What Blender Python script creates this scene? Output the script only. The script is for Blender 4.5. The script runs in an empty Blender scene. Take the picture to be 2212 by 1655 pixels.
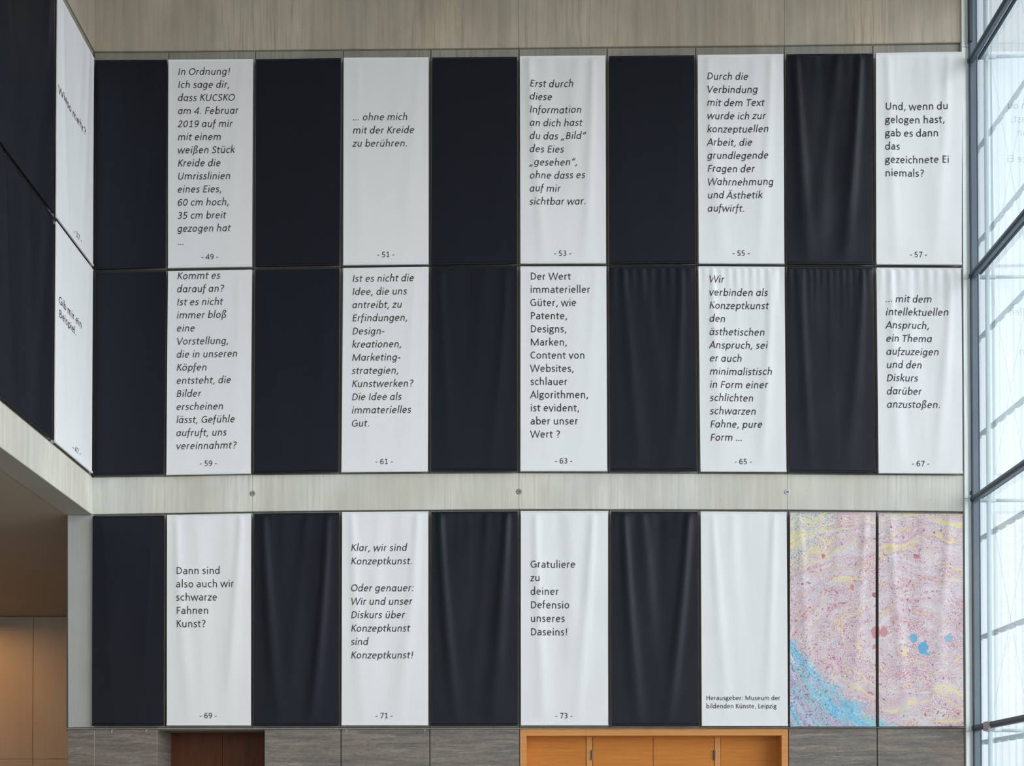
import bpy, bmesh, math, random
from mathutils import Vector, Matrix

# ------------------------------------------------------------------ camera
W_PX, H_PX = 2212, 1655
F_PX, CX, CY = 2141.98, 1078.75, 1749.39
YAW, PITCH, ROLL = 0.01049, 0.01277, -0.00037
CAM_Z = 1.6
D = 16.64                       # distance from the camera to the banner wall
scene = bpy.context.scene
COL = scene.collection
RM = Matrix.Rotation(YAW, 3, 'Z') @ Matrix.Rotation(math.pi/2 + PITCH, 3, 'X') @ Matrix.Rotation(ROLL, 3, 'Z')
cam_data = bpy.data.cameras.new('camera')
cam = bpy.data.objects.new('camera', cam_data)
COL.objects.link(cam)
cam.matrix_world = Matrix.Translation((0, 0, CAM_Z)) @ RM.to_4x4()
cam_data.sensor_width = 36
cam_data.lens = F_PX / W_PX * 36
cam_data.shift_x = (W_PX/2 - CX) / W_PX
cam_data.shift_y = (CY - H_PX/2) / W_PX
cam_data.clip_end = 500
scene.camera = cam

# ------------------------------------------------------------------ light and exposure
world = bpy.data.worlds.new('overcast_sky')
scene.world = world
world.use_nodes = True
wn = world.node_tree.nodes
wn['Background'].inputs[0].default_value = (0.87, 0.94, 1.0, 1)
wn['Background'].inputs[1].default_value = 1.85
vs = scene.view_settings
vs.view_transform = 'Standard'
vs.look = 'None'
vs.gamma = 1
vs.use_curve_mapping = False
vs.exposure = -0.07

def area_light(name, loc, rot, size, size_y, power, color):
    l = bpy.data.lights.new(name, 'AREA')
    l.shape = 'RECTANGLE'; l.size = size; l.size_y = size_y
    l.energy = power; l.color = color
    o = bpy.data.objects.new(name, l)
    o.location = loc; o.rotation_euler = rot
    COL.objects.link(o)
    return o
sun_d = bpy.data.lights.new('veiled_sun', 'SUN')
sun_d.energy = 4.4; sun_d.angle = math.radians(55); sun_d.color = (1.0, .985, .975)
sun = bpy.data.objects.new('veiled_sun', sun_d); COL.objects.link(sun)
sun.rotation_euler = Vector((-1, .62, -.20)).to_track_quat('-Z', 'Y').to_euler()
sun.location = (30, 0, 20)
# warm lamps of the passage under the gallery (left of the frame)
area_light('passage_lamp', (-13.5, 22.0, 6.6), (0, 0, 0), 1.2, 4.0, 115, (1.0, 0.50, 0.19))
area_light('passage_lamp', (-13.5, 9.0, 6.6), (0, 0, 0), 0.8, 6.0, 70, (1.0, 0.50, 0.19))

# ------------------------------------------------------------------ picture ray -> point on a wall plane
def ray(x, y):
    return RM @ Vector(((x-CX)/F_PX, -(y-CY)/F_PX, -1))
def on_y(x, y, Y=D):
    d = ray(x, y); t = Y/d.y
    return Vector((d.x*t, Y, CAM_Z + d.z*t))
def on_x(x, y, X):
    d = ray(x, y); t = X/d.x
    return Vector((X, d.y*t, CAM_Z + d.z*t))
def wx(x, y=1300, Y=D): return on_y(x, y, Y).x
def wz(y, x=1100, Y=D): return on_y(x, y, Y).z

# ------------------------------------------------------------------ materials
def new_mat(name):
    m = bpy.data.materials.new(name); m.use_nodes = True
    nt = m.node_tree
    for n in list(nt.nodes): nt.nodes.remove(n)
    out = nt.nodes.new('ShaderNodeOutputMaterial')
    return m, nt, out
class NT:
    def __init__(s, nt): s.nt = nt
    def n(s, typ, ins=None, **kw):
        nd = s.nt.nodes.new(typ)
        for k, v in kw.items(): setattr(nd, k, v)
        for k, v in (ins or {}).items(): s.set(nd, k, v)
        return nd
    def set(s, nd, k, v):
        if hasattr(v, 'is_output') or isinstance(v, bpy.types.NodeSocket): s.nt.links.new(v, nd.inputs[k])
        else: nd.inputs[k].default_value = v
    def math(s, op, a, b=0.0, c=None, clamp=False):
        nd = s.n('ShaderNodeMath', {0: a, 1: b}, operation=op)
        if c is not None: s.set(nd, 2, c)
        nd.use_clamp = clamp
        return nd.outputs[0]
    def pos(s): return s.n('ShaderNodeNewGeometry').outputs['Position']
    def scale(s, v, sc, loc=(0, 0, 0)):
        return s.n('ShaderNodeMapping', {'Vector': v, 'Scale': sc, 'Location': loc}).outputs[0]
    def noise(s, v, scale=1, detail=4, rough=.5, dist=0):
        return s.n('ShaderNodeTexNoise', {'Vector': v, 'Scale': scale, 'Detail': detail, 'Roughness': rough, 'Distortion': dist}).outputs['Fac']
    def ramp(s, f, stops):
        nd = s.n('ShaderNodeValToRGB', {0: f})
        el = nd.color_ramp.elements
        while len(el) < len(stops): el.new(0.5)
        for e, (p, c) in zip(el, stops):
            e.position = p; e.color = (*c, 1) if len(c) == 3 else c
        return nd.outputs[0]
    def mix(s, f, a, b, mode='MIX'):
        nd = s.n('ShaderNodeMix', data_type='RGBA', blend_type=mode)
        s.set(nd, 0, f)
        s.set(nd, 6, a if not isinstance(a, tuple) else (*a, 1))
        s.set(nd, 7, b if not isinstance(b, tuple) else (*b, 1))
        return nd.outputs[2]
    def step(s, v, lo, hi):
        nd = s.n('ShaderNodeMapRange', {'Value': v, 'From Min': lo, 'From Max': hi}, interpolation_type='SMOOTHSTEP')
        return nd.outputs[0]
    def bump(s, h, strength=.3, dist=.01):
        return s.n('ShaderNodeBump', {'Height': h, 'Strength': strength, 'Distance': dist}).outputs[0]
    def bsdf(s, out, color, rough=.6, normal=None, **kw):
        b = s.n('ShaderNodeBsdfPrincipled', {'Roughness': rough})
        s.set(b, 'Base Color', color if not isinstance(color, tuple) else (*color, 1))
        if normal is not None: s.set(b, 'Normal', normal)
        for k, v in kw.items(): s.set(b, k, v)
        s.nt.links.new(b.outputs[0], out.inputs[0])
        return b

def concrete(name, base, var=.12, streak=.25, warm=(1, 1, 1)):
    m, nt, out = new_mat(name); g = NT(nt); p = g.pos()
    big = g.noise(g.scale(p, (.5, .5, .35)), 1.6, 4, .6)
    st = g.noise(g.scale(p, (9, 9, .45), (3, 1, 0)), 1, 5, .65, .4)
    st2 = g.noise(g.scale(p, (34, 34, 1.1)), 1, 3, .6)
    fine = g.noise(p, 60, 3, .7)
    mask = g.step(g.noise(g.scale(p, (.8, .8, .5), (7, 2, 5)), 1.2, 3), .35, .7)
    st = g.math('ADD', g.math('MULTIPLY', g.math('SUBTRACT', st, .5), 1.6), .5)
    st2 = g.math('SUBTRACT', 1.0, g.step(st2, .50, .36))
    f = g.math('ADD', 1.0 - var*.5 - streak*.62, g.math('MULTIPLY', big, var))
    s_ = g.math('MULTIPLY', g.math('ADD', g.math('MULTIPLY', st, .8), g.math('MULTIPLY', g.math('MULTIPLY', st2, mask), .55)), streak)
    f = g.math('ADD', f, s_)
    f = g.math('ADD', f, g.math('MULTIPLY', g.math('SUBTRACT', fine, .5), .08))
    pit = g.n('ShaderNodeTexVoronoi', {'Vector': p, 'Scale': 7.0}).outputs['Distance']
    pn = g.noise(p, 1.1, 2)
    pm = g.math('MULTIPLY', g.step(g.math('ADD', pit, g.math('MULTIPLY', g.noise(p, 30, 2), .06)), .10, .06), g.step(pn, .52, .62))
    f = g.math('MULTIPLY', f, g.math('SUBTRACT', 1, g.math('MULTIPLY', pm, .5)))
    c = g.n('ShaderNodeVectorMath', {0: (base[0]*warm[0], base[1]*warm[1], base[2]*warm[2])}, operation='SCALE')
    g.set(c, 'Scale', f)
    tint = g.mix(g.step(big, .35, .75), (1.0, .975, .93), (.96, 1.0, 1.0))
    col = g.mix(1.0, c.outputs[0], tint, 'MULTIPLY')
    h = g.math('SUBTRACT', g.math('ADD', g.math('MULTIPLY', st, .5), g.math('MULTIPLY', fine, .5)), g.math('MULTIPLY', pm, 1.5))
    g.bsdf(out, col, .62, g.bump(h, .25, .004))
    return m

def fabric(name, col, rough, spec, sheen):
    m, nt, out = new_mat(name); g = NT(nt); p = g.pos()
    weave = g.noise(g.scale(p, (3, 3, 160)), 1, 2)
    soft = g.noise(g.scale(p, (5, 5, 1.1)), 1, 3)
    n = g.bump(g.math('ADD', soft, g.math('MULTIPLY', weave, .06)), .35, .012)
    g.bsdf(out, col, rough, n, **{'Specular IOR Level': spec, 'Sheen Weight': sheen, 'Sheen Roughness': .5})
    return m

def stone(name):
    m, nt, out = new_mat(name); g = NT(nt); p = g.pos()
    wob = g.n('ShaderNodeTexNoise', {'Vector': g.scale(p, (1.6, 1.6, 4)), 'Scale': 1.0, 'Detail': 4.0})
    pv = g.n('ShaderNodeVectorMath', {0: p}, operation='ADD')
    sc = g.n('ShaderNodeVectorMath', {0: wob.outputs['Color']}, operation='SCALE'); g.set(sc, 'Scale', .11)
    g.set(pv, 1, sc.outputs[0])
    q = pv.outputs[0]
    a = g.noise(g.scale(q, (1.1, 1.1, 17)), 1, 6, .72, .6)
    b = g.noise(g.scale(q, (9, 9, 48)), 1, 4, .8, 1.6)
    big = g.noise(g.scale(p, (.6, .6, 2.6), (4, 0, 9)), 1, 3)
    f = g.math('ADD', g.math('MULTIPLY', a, .55), g.math('MULTIPLY', b, .45))
    c = g.ramp(f, [(.34, (.055, .05, .048)), (.46, (.135, .118, .103)), (.54, (.195, .168, .142)), (.68, (.38, .32, .25))])
    rust = g.math('MULTIPLY', g.step(big, .5, .68), g.step(b, .45, .62))
    c = g.mix(g.math('MULTIPLY', rust, .6), c, (.26, .145, .09))
    g.bsdf(out, c, .42, g.bump(f, .2, .004))
    return m

def wood(name, c0, c1, rough=.35, dirn=(1.3, 1.3, 26)):
    m, nt, out = new_mat(name); g = NT(nt); p = g.pos()
    q = g.scale(p, dirn)
    a = g.noise(q, 1, 5, .7, .35)
    b = g.noise(g.scale(p, (dirn[0]*4, dirn[1]*4, dirn[2]*5)), 1, 2, .6)
    f = g.math('ADD', g.math('MULTIPLY', a, .7), g.math('MULTIPLY', b, .3))
    c = g.ramp(f, [(.3, c0), (.7, c1)])
    g.bsdf(out, c, rough, g.bump(f, .12, .002), **{'Specular IOR Level': .22})
    return m

def plain(name, col, rough=.5, metal=0, spec=.5, var=.1, sc=4):
    m, nt, out = new_mat(name); g = NT(nt); p = g.pos()
    f = g.noise(p, sc, 4, .6)
    c = g.mix(f, tuple(x*(1-var) for x in col), tuple(x*(1+var) for x in col))
    g.bsdf(out, c, rough, g.bump(f, .1, .003), Metallic=metal, **{'Specular IOR Level': spec})
    return m

def glass_mat(name, tint, gloss, rough=.0):
    m, nt, out = new_mat(name); g = NT(nt)
    tr = g.n('ShaderNodeBsdfTransparent', {'Color': (*tint, 1)})
    gl = g.n('ShaderNodeBsdfGlossy', {'Color': (.55, .6, .64, 1), 'Roughness': rough})
    geo = g.n('ShaderNodeNewGeometry')
    dt = g.n('ShaderNodeVectorMath', {0: geo.outputs['Incoming'], 1: geo.outputs['Normal']}, operation='DOT_PRODUCT').outputs['Value']
    sch = g.math('POWER', g.math('SUBTRACT', 1.0, g.math('ABSOLUTE', dt)), 5.0)
    fr = g.math('ADD', .04, g.math('MULTIPLY', sch, .96))
    f = g.math('SUBTRACT', 1.0, g.math('POWER', g.math('SUBTRACT', 1.0, fr), gloss))
    mx = g.n('ShaderNodeMixShader', {0: f, 1: tr.outputs[0], 2: gl.outputs[0]})
    nt.links.new(mx.outputs[0], out.inputs[0])
    return m

def skin_mat(name):
    # translucent white profiled glass of the outer facade
    m, nt, out = new_mat(name); g = NT(nt); p = g.pos()
    v = g.noise(g.scale(p, (7, 7, .02)), 1, 3, .6)
    c = g.ramp(v, [(.3, (.93, .955, .965)), (.7, (1.0, 1.0, 1.0))])
    tr = g.n('ShaderNodeBsdfTransparent'); g.set(tr, 'Color', c)
    tl = g.n('ShaderNodeBsdfTranslucent', {'Color': (.9, .95, .97, 1)})
    mx = g.n('ShaderNodeMixShader', {0: .06, 1: tr.outputs[0], 2: tl.outputs[0]})
    nt.links.new(mx.outputs[0], out.inputs[0])
    return m

def marble_mat():
    # flow-marbled print: coordinates in picture units over the two printed banners
    m, nt, out = new_mat('marbled_print'); g = NT(nt); p = g.pos()
    sep = g.n('ShaderNodeSeparateXYZ', {0: p})
    x0, z0 = wx(1707), wz(1108)
    k = F_PX/D
    U = g.math('MULTIPLY', g.math('SUBTRACT', sep.outputs[0], x0), k/100)      # 0..3.75 across
    V = g.math('MULTIPLY', g.math('SUBTRACT', z0, sep.outputs[2]), k/100)      # 0..4.6 downwards
    uv = g.n('ShaderNodeCombineXYZ', {0: U, 1: V}).outputs[0]
    w1 = g.n('ShaderNodeTexNoise', {'Vector': uv, 'Scale': .9, 'Detail': 3.0})
    wsc = g.n('ShaderNodeVectorMath', {0: w1.outputs['Color'], 1: (.5, .5, .5)}, operation='SUBTRACT')
    ws = g.n('ShaderNodeVectorMath', {0: wsc.outputs[0]}, operation='SCALE'); g.set(ws, 'Scale', 1.0)
    wv = g.n('ShaderNodeVectorMath', {0: uv, 1: ws.outputs[0]}, operation='ADD').outputs[0]
    # swirl round the blue spots
    w2 = g.n('ShaderNodeTexNoise', {'Vector': uv, 'Scale': 3.2, 'Detail': 3.0})
    w2c = g.n('ShaderNodeVectorMath', {0: w2.outputs['Color'], 1: (.5, .5, .5)}, operation='SUBTRACT')
    w2s = g.n('ShaderNodeVectorMath', {0: w2c.outputs[0]}, operation='SCALE'); g.set(w2s, 'Scale', .32)
    wv = g.n('ShaderNodeVectorMath', {0: wv, 1: w2s.outputs[0]}, operation='ADD').outputs[0]
    c = g.n('ShaderNodeVectorMath', {0: wv, 1: (2.75, 2.95, 0)}, operation='SUBTRACT').outputs[0]
    cs = g.n('ShaderNodeSeparateXYZ', {0: c})
    r = g.math('SQRT', g.math('ADD', g.math('POWER', g.math('MULTIPLY', cs.outputs[0], .60), 2), g.math('POWER', cs.outputs[1], 2)))
    ang = g.math('ARCTAN2', cs.outputs[1], cs.outputs[0])
    def stream(fr, fa, off):
        v = g.n('ShaderNodeCombineXYZ', {0: g.math('ADD', g.math('MULTIPLY', r, fr), off), 1: g.math('MULTIPLY', ang, fa), 2: off}).outputs[0]
        return g.noise(v, 1, 5, .68, .6)
    flow, flow2, flow3, flow4 = stream(7, 1.6, 0), stream(8.5, 1.3, 20), stream(13, 2.4, 50), stream(10, 2.0, 90)
    fuv = g.n('ShaderNodeVectorMath', {0: uv, 1: w2s.outputs[0]}, operation='ADD').outputs[0]
    vs1 = g.n('ShaderNodeTexVoronoi', {'Vector': wv, 'Scale': 16.0}, feature='F1')
    vs2 = g.n('ShaderNodeTexVoronoi', {'Vector': fuv, 'Scale': 31.0}, feature='F1')
    ve = g.n('ShaderNodeTexVoronoi', {'Vector': fuv, 'Scale': 31.0}, feature='DISTANCE_TO_EDGE')
    hue = g.n('ShaderNodeSeparateColor', {0: vs1.outputs['Color']})
    hue2 = g.n('ShaderNodeSeparateColor', {0: vs2.outputs['Color']})
    ground = g.mix(g.step(flow, .40, .64), (.70, .68, .71), (.64, .54, .58))
    red = g.ramp(hue2.outputs[0], [(.15, (.40, .10, .15)), (.4, (.58, .18, .24)), (.6, (.52, .30, .42)), (.8, (.72, .26, .26)), (.95, (.34, .34, .48))])
    fine = g.step(ve.outputs['Distance'], .07, .15)
    blob = g.noise(uv, 1.3, 3)
    reds = g.math('ADD', .34, g.math('MULTIPLY', g.step(g.math('ADD', g.math('MULTIPLY', flow4, .45), g.math('MULTIPLY', blob, .55)), .40, .60), .62))
    colr = g.mix(g.math('MULTIPLY', fine, reds), ground, red)
    left = g.step(U, 1.9, .1)
    dots = g.math('MULTIPLY', g.step(vs1.outputs['Distance'], .36, .24), g.step(g.math('ADD', hue.outputs[1], g.math('MULTIPLY', left, .40)), .74, .86))
    dark = g.ramp(hue.outputs[2], [(.2, (.42, .06, .10)), (.5, (.50, .12, .14)), (.75, (.12, .12, .24)), (.95, (.55, .42, .10))])
    colr = g.mix(g.math('MULTIPLY', dots, .8), colr, dark)
    # upper left corner: bluish grey and yellow dots
    cor = g.step(g.math('ADD', g.math('ADD', U, g.math('MULTIPLY', V, .8)), g.math('MULTIPLY', flow3, .9)), 2.0, 1.1)
    cornc = g.mix(fine, (.70, .72, .70), g.ramp(hue2.outputs[1], [(.2, (.12, .20, .36)), (.42, (.16, .40, .55)), (.6, (.72, .62, .22)), (.8, (.50, .14, .18)), (.95, (.25, .40, .30))]))
    colr = g.mix(g.math('MULTIPLY', cor, .8), colr, cornc)
    # yellow, teal and mauve streams
    up = g.math('ADD', g.step(V, 1.8, .3), g.math('MULTIPLY', g.step(V, 3.2, 4.2), .7))
    soft = g.math('ADD', .25, g.math('MULTIPLY', g.step(ve.outputs['Distance'], .02, .14), .5))
    ym = g.step(g.math('ADD', g.math('ADD', flow2, g.math('MULTIPLY', up, .075)), g.math('MULTIPLY', g.math('SUBTRACT', flow4, .5), .25)), .555, .70)
    colr = g.mix(g.math('MULTIPLY', ym, g.math('ADD', soft, .15)), colr, (.80, .68, .24))
    tm = g.step(flow3, .56, .70)
    colr = g.mix(g.math('MULTIPLY', tm, .55), colr, (.30, .50, .62))
    mm = g.step(flow, .64, .74)
    colr = g.mix(g.math('MULTIPLY', mm, .5), colr, (.46, .26, .38))
    wm = g.step(flow4, .40, .33)
    colr = g.mix(g.math('MULTIPLY', wm, .2), colr, (.82, .82, .84))
    # blue wedge in the lower left corner
    bend = g.math('SUBTRACT', g.math('MULTIPLY', U, 1.25), g.math('MULTIPLY', g.math('MULTIPLY', U, U), .19))
    big = g.noise(uv, 2.2, 3)
    edge = g.math('ADD', g.math('SUBTRACT', g.math('SUBTRACT', V, 2.80), bend), g.math('MULTIPLY', g.math('SUBTRACT', big, .5), .55))
    bl = g.step(g.math('ADD', edge, g.math('MULTIPLY', g.math('SUBTRACT', hue2.outputs[2], .5), .30)), -.10, .12)
    along = g.n('ShaderNodeCombineXYZ', {0: g.math('MULTIPLY', edge, 4.2), 1: g.math('MULTIPLY', U, .8)}).outputs[0]
    bf = g.noise(along, 1, 5, .65, .9)
    bc = g.ramp(bf, [(.30, (.03, .18, .40)), (.40, (.07, .38, .66)), (.46, (.16, .52, .70)), (.50, (.24, .46, .44)), (.54, (.30, .24, .46)), (.60, (.60, .42, .52)), (.66, (.20, .50, .70)), (.76, (.80, .78, .80))])
    bc = g.mix(g.math('MULTIPLY', g.step(ve.outputs['Distance'], .13, .02), .55), bc, (.74, .80, .84))
    bc = g.mix(g.math('MULTIPLY', g.math('MULTIPLY', g.step(vs1.outputs['Distance'], .36, .24), g.math('ADD', .25, g.step(U, 1.4, .5))), .6), bc, (.08, .10, .26))
    colr = g.mix(bl, colr, bc)
    # blue spots, dark and red blotches of the swirl
    def spot(cu, cv, ru, rv, col, amt, c_in):
        d = g.math('SQRT', g.math('ADD', g.math('POWER', g.math('DIVIDE', g.math('SUBTRACT', U, cu), ru), 2), g.math('POWER', g.math('DIVIDE', g.math('SUBTRACT', V, cv), rv), 2)))
        d = g.math('ADD', d, g.math('MULTIPLY', g.math('SUBTRACT', g.noise(uv, 9, 2), .5), .9))
        return g.mix(g.math('MULTIPLY', g.step(d, 1.08, .92), amt), c_in, col)
    for cu, cv, ru, rv, col_, am in ((2.81, 2.97, .105, .145, (.07, .36, .62), .95), (2.61, 2.76, .08, .10, (.10, .40, .64), .9), (3.36, 2.77, .09, .08, (.16, .44, .62), .8),
                              (2.89, 3.11, .07, .03, (.10, .40, .60), .8), (1.80, 2.63, .10, .14, (.55, .12, .15), .75), (1.97, 2.62, .08, .12, (.52, .14, .18), .7),
                              (1.79, 1.83, .07, .06, (.30, .07, .12), .8), (1.78, 2.94, .05, .05, (.50, .12, .16), .7), (.69, .98, .04, .05, (.50, .10, .12), .8),
                              (2.68, 1.0, .07, .05, (.45, .10, .16), .7), (1.3, 1.66, .04, .06, (.66, .20, .10), .8), (1.32, 4.2, .30, .10, (.10, .42, .66), .3),
                              (3.75, 3.06, .04, .05, (.25, .04, .08), .8)):
        colr = spot(cu, cv, ru, rv, col_, am, colr)
    bk = g.n('ShaderNodeTexVoronoi', {'Vector': uv, 'Scale': 5.5}, feature='F1')
    bh = g.n('ShaderNodeSeparateColor', {0: bk.outputs['Color']})
    bm = g.math('MULTIPLY', g.step(bk.outputs['Distance'], .15, .09), g.step(bh.outputs[0], .45, .55))
    colr = g.mix(g.math('MULTIPLY', g.math('MULTIPLY', bm, g.step(U, 1.0, 2.0)), .8), colr, (.26, .05, .09))
    g.bsdf(out, colr, .55, g.bump(g.noise(g.scale(p, (5, 5, 1.1)), 1, 3), .3, .012))
    return m

M = {}
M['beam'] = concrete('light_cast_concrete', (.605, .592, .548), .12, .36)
M['upper'] = concrete('shaded_cast_concrete', (.425, .372, .302), .18, .5)  # darker, warmer than the beam: dim warm light of the upper wall put into colour
M['panel'] = concrete('precast_concrete', (.28, .262, .232), .12, .5)
M['column'] = concrete('mottled_concrete', (.38, .39, .375), .3, .12)
M['joint'] = plain('dark_joint', (.17, .16, .145), .9)
M['passage'] = concrete('passage_concrete', (.46, .40, .32), .2, .12)  # warm tone: lamp light partly put into the concrete colour
M['passage_top'] = concrete('passage_ceiling_concrete', (.40, .36, .31), .2, .1)  # same here, some of the warm lamp light is in the colour
M['strip'] = concrete('pale_edge_concrete', (.86, .93, .96), .2, .25)  # near-white blue: window light on the edge partly put into the colour
M['stone'] = stone('grey_banded_stone')
M['oak'] = wood('warm_oak_veneer', (.44, .145, .022), (.62, .24, .045), .5)
M['oak_frame'] = wood('pale_oak_solid', (.52, .22, .065), (.68, .32, .11), .5)
M['dark_wood'] = wood('dark_stained_wood', (.06, .019, .007), (.115, .037, .013), .55, (9, 9, 1.2))
M['white_cloth'] = fabric('white_banner_cloth', (.765, .772, .785), .75, .2, .1)
M['black_cloth'] = fabric('black_banner_cloth', (.0052, .0078, .0140), .52, .26, .0)
M['ink'] = plain('black_print_ink', (.050, .046, .053), .7, 0, .2)
M['metal'] = plain('anthracite_frame_paint', (.13, .165, .21), .38, .2)
M['metal_dark'] = plain('dark_gasket', (.035, .05, .065), .5)
M['steel'] = plain('galvanised_steel', (.50, .57, .59), .6, .0)
M['chrome'] = plain('brushed_steel', (.45, .44, .42), .35, .9)
M['hinge'] = plain('dark_steel', (.12, .12, .125), .4, .6)
M['cable'] = plain('steel_wire', (.62, .66, .68), .5, .3)
M['tape'] = plain('grey_wrap', (.55, .54, .54), .7)
M['glass'] = glass_mat('clear_glazing', (.96, .985, .99), 6.5)
M['skin'] = skin_mat('translucent_profile_glass')
M['floor'] = plain('stone_floor', (.50, .47, .42), .35, 0, .5, .12, 1.2)
M['ceiling'] = concrete('roof_concrete', (.34, .27, .19), .15, .1)
M['marble'] = marble_mat()

# ------------------------------------------------------------------ object helpers
def tag(o, label=None, cat=None, group=None, kind=None):
    if label: o['label'] = label
    if cat: o['category'] = cat
    if group: o['group'] = group
    if kind: o['kind'] = kind
    return o
def link_mesh(name, verts, faces, mat, parent=None, smooth=False, origin=None):
    me = bpy.data.meshes.new(name)
    o_ = Vector(origin) if origin is not None else Vector((0, 0, 0))
    base = o_
    me.from_pydata([tuple(Vector(v) - base) for v in verts], [], faces)
    me.materials.append(mat)
    if smooth:
        for p in me.polygons: p.use_smooth = True
    me.update()
    o = bpy.data.objects.new(name, me)
    COL.objects.link(o)
    if parent is not None:
        o.parent = parent
        pw = parent_world(parent)
        o.location = base - pw
    else:
        o.location = base
    return o
def parent_world(p):
    v = Vector(p.location)
    while p.parent is not None:
        p = p.parent; v += Vector(p.location)
    return v
def empty(name, loc):
    o = bpy.data.objects.new(name, None)
    o.empty_display_size = .2
    o.location = loc
    COL.objects.link(o)
    return o
def box_vf(a, b, ch=0.0):
    """box between two corners; ch = chamfer of the edges of the face turned to -Y"""
    x0, y0, z0 = (min(a[i], b[i]) for i in range(3)); x1, y1, z1 = (max(a[i], b[i]) for i in range(3))
    if ch <= 0:
        v = [(x0,y0,z0),(x1,y0,z0),(x1,y1,z0),(x0,y1,z0),(x0,y0,z1),(x1,y0,z1),(x1,y1,z1),(x0,y1,z1)]
        f = [(0,3,2,1),(4,5,6,7),(0,1,5,4),(1,2,6,5),(2,3,7,6),(3,0,4,7)]
        return v, f
    v = [(x0+ch,y0,z0+ch),(x1-ch,y0,z0+ch),(x1-ch,y0,z1-ch),(x0+ch,y0,z1-ch),
         (x0,y0+ch,z0),(x1,y0+ch,z0),(x1,y0+ch,z1),(x0,y0+ch,z1),
         (x0,y1,z0),(x1,y1,z0),(x1,y1,z1),(x0,y1,z1)]
    f = [(0,1,2,3)] + [(i, 4+i, 4+(i+1)%4, (i+1)%4) for i in range(4)] + [(4+i, 8+i, 8+(i+1)%4, 4+(i+1)%4) for i in range(4)] + [(8,11,10,9)]
    return v, f
def join(parts):
    V, Fc = [], []
    for v, f in parts:
        n = len(V); V += list(v); Fc += [tuple(i+n for i in q) for q in f]
    return V, Fc
def fix_normals(o):
    bm = bmesh.new(); bm.from_mesh(o.data)
    bmesh.ops.recalc_face_normals(bm, faces=bm.faces)
    bm.to_mesh(o.data); bm.free()
def boxes(name, bl, mat, parent=None, ch=0.0, origin=None):
    V, Fc = join([box_vf(a, b, ch) for a, b in bl])
    if origin is None:
        a, b = bl[0]; origin = ((a[0]+b[0])/2, (a[1]+b[1])/2, min(a[2], b[2]))
    o = link_mesh(name, V, Fc, mat, parent, origin=origin)
    fix_normals(o)
    return o
def quad_slab(name, c4, y0, y1, mat, parent, ch=.004):
    """slab whose front outline is four (x,z) corners tl,tr,br,bl; front at y0, back at y1"""
    cx = sum(c[0] for c in c4)/4; cz = sum(c[1] for c in c4)/4
    def ins(c):
        return (c[0] + (ch if c[0] < cx else -ch), c[1] + (ch if c[1] < cz else -ch))
    v = [(ins(c)[0], y0, ins(c)[1]) for c in c4] + [(c[0], y0+ch, c[1]) for c in c4] + [(c[0], y1, c[1]) for c in c4]
    f = [(0,1,2,3)] + [(i, 4+i, 4+(i+1)%4, (i+1)%4) for i in range(4)] + [(4+i, 8+i, 8+(i+1)%4, 4+(i+1)%4) for i in range(4)] + [(8,11,10,9)]
    o = link_mesh(name, v, f, mat, parent, origin=(cx, y0, min(c[1] for c in c4)))
    fix_normals(o)
    return o
def tube_vf(p0, p1, r, n=10, cap=True):
    p0, p1 = Vector(p0), Vector(p1); d = (p1-p0).normalized()
    u = d.orthogonal().normalized(); w = d.cross(u)
    V = []
    for p in (p0, p1):
        for i in range(n):
            a = 2*math.pi*i/n
            V.append(p + u*math.cos(a)*r + w*math.sin(a)*r)
    Fc = [(i, (i+1)%n, n+(i+1)%n, n+i) for i in range(n)]
    if cap: Fc += [tuple(range(n))[::-1], tuple(range(n, 2*n))]
    return V, Fc
def tube(name, p0, p1, r, mat, parent, n=10):
    V, Fc = tube_vf(p0, p1, r, n)
    return link_mesh(name, V, Fc, mat, parent, smooth=False, origin=p0)

# ------------------------------------------------------------------ main dimensions
XL = -7.061                                  # plane of the left wall
XCOL = wx(145.5, 1300)                       # left end of the banner wall under the gallery
XE = wx(2081, 1000)                          # right end of the banner wall
Z_SOF = wz(1111, 202)                        # underside of the gallery
Z_TOP = 15.75
Z_STONE = wz(1574.0)
Y_BACKROOM = 24.9
Y_REAR = -9.0
X_OUT = -17.0
XG = wx(2116.5, 800)                         # glass plane
X_SKIN = XG + 1.3

# ------------------------------------------------------------------ floor and ceilings
fl = boxes('floor', [((X_OUT-.3, Y_REAR-.3, -.3), (XG+3, 27, 0))], M['floor'], origin=(0, 0, -.3)); tag(fl, kind='structure')
ce = boxes('ceiling', [((XL-.1, Y_REAR-.3, Z_TOP), (XG+.25, D+.1, Z_TOP+.4))], M['ceiling'], origin=(0, 0, Z_TOP)); tag(ce, kind='structure')  # unseen; set low and brown to dim and warm the top row

# ------------------------------------------------------------------ the banner wall
seam_x = [  # joint positions read per level: top, seam, lower edge of row two, row three top, row three bottom
 (363.6,361.3,355.8,357.8,356.6),(551.4,547.3,544.7,545.9,544.6),(741.2,736.9,734.0,735.7,734.7),(930.5,928.8,927.4,928.2,928.3),
 (1120.9,1120.4,1120.9,1121.5,1122.2),(1311.6,1312.5,1315.1,1316.5,1317.5),(1503,1504.4,1509,1510.2,1512.9),(1694.5,1697.4,1701.7,1703.2,1704.5),(1886.3,1889,1894.2,1894.4,1895.1)]
def interp(tab, x):
    for (xa, ya), (xb, yb) in zip(tab, tab[1:]):
        if x <= xb or (xb, yb) == tab[-1]: return ya + (yb-ya)*(x-xa)/(xb-xa)
top_line = [(205,111),(381,109.9),(551,108.1),(741,106.1),(930,104.7),(1121,102.9),(1311,100.6),(1694,97.4),(2081,91.9)]
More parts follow.
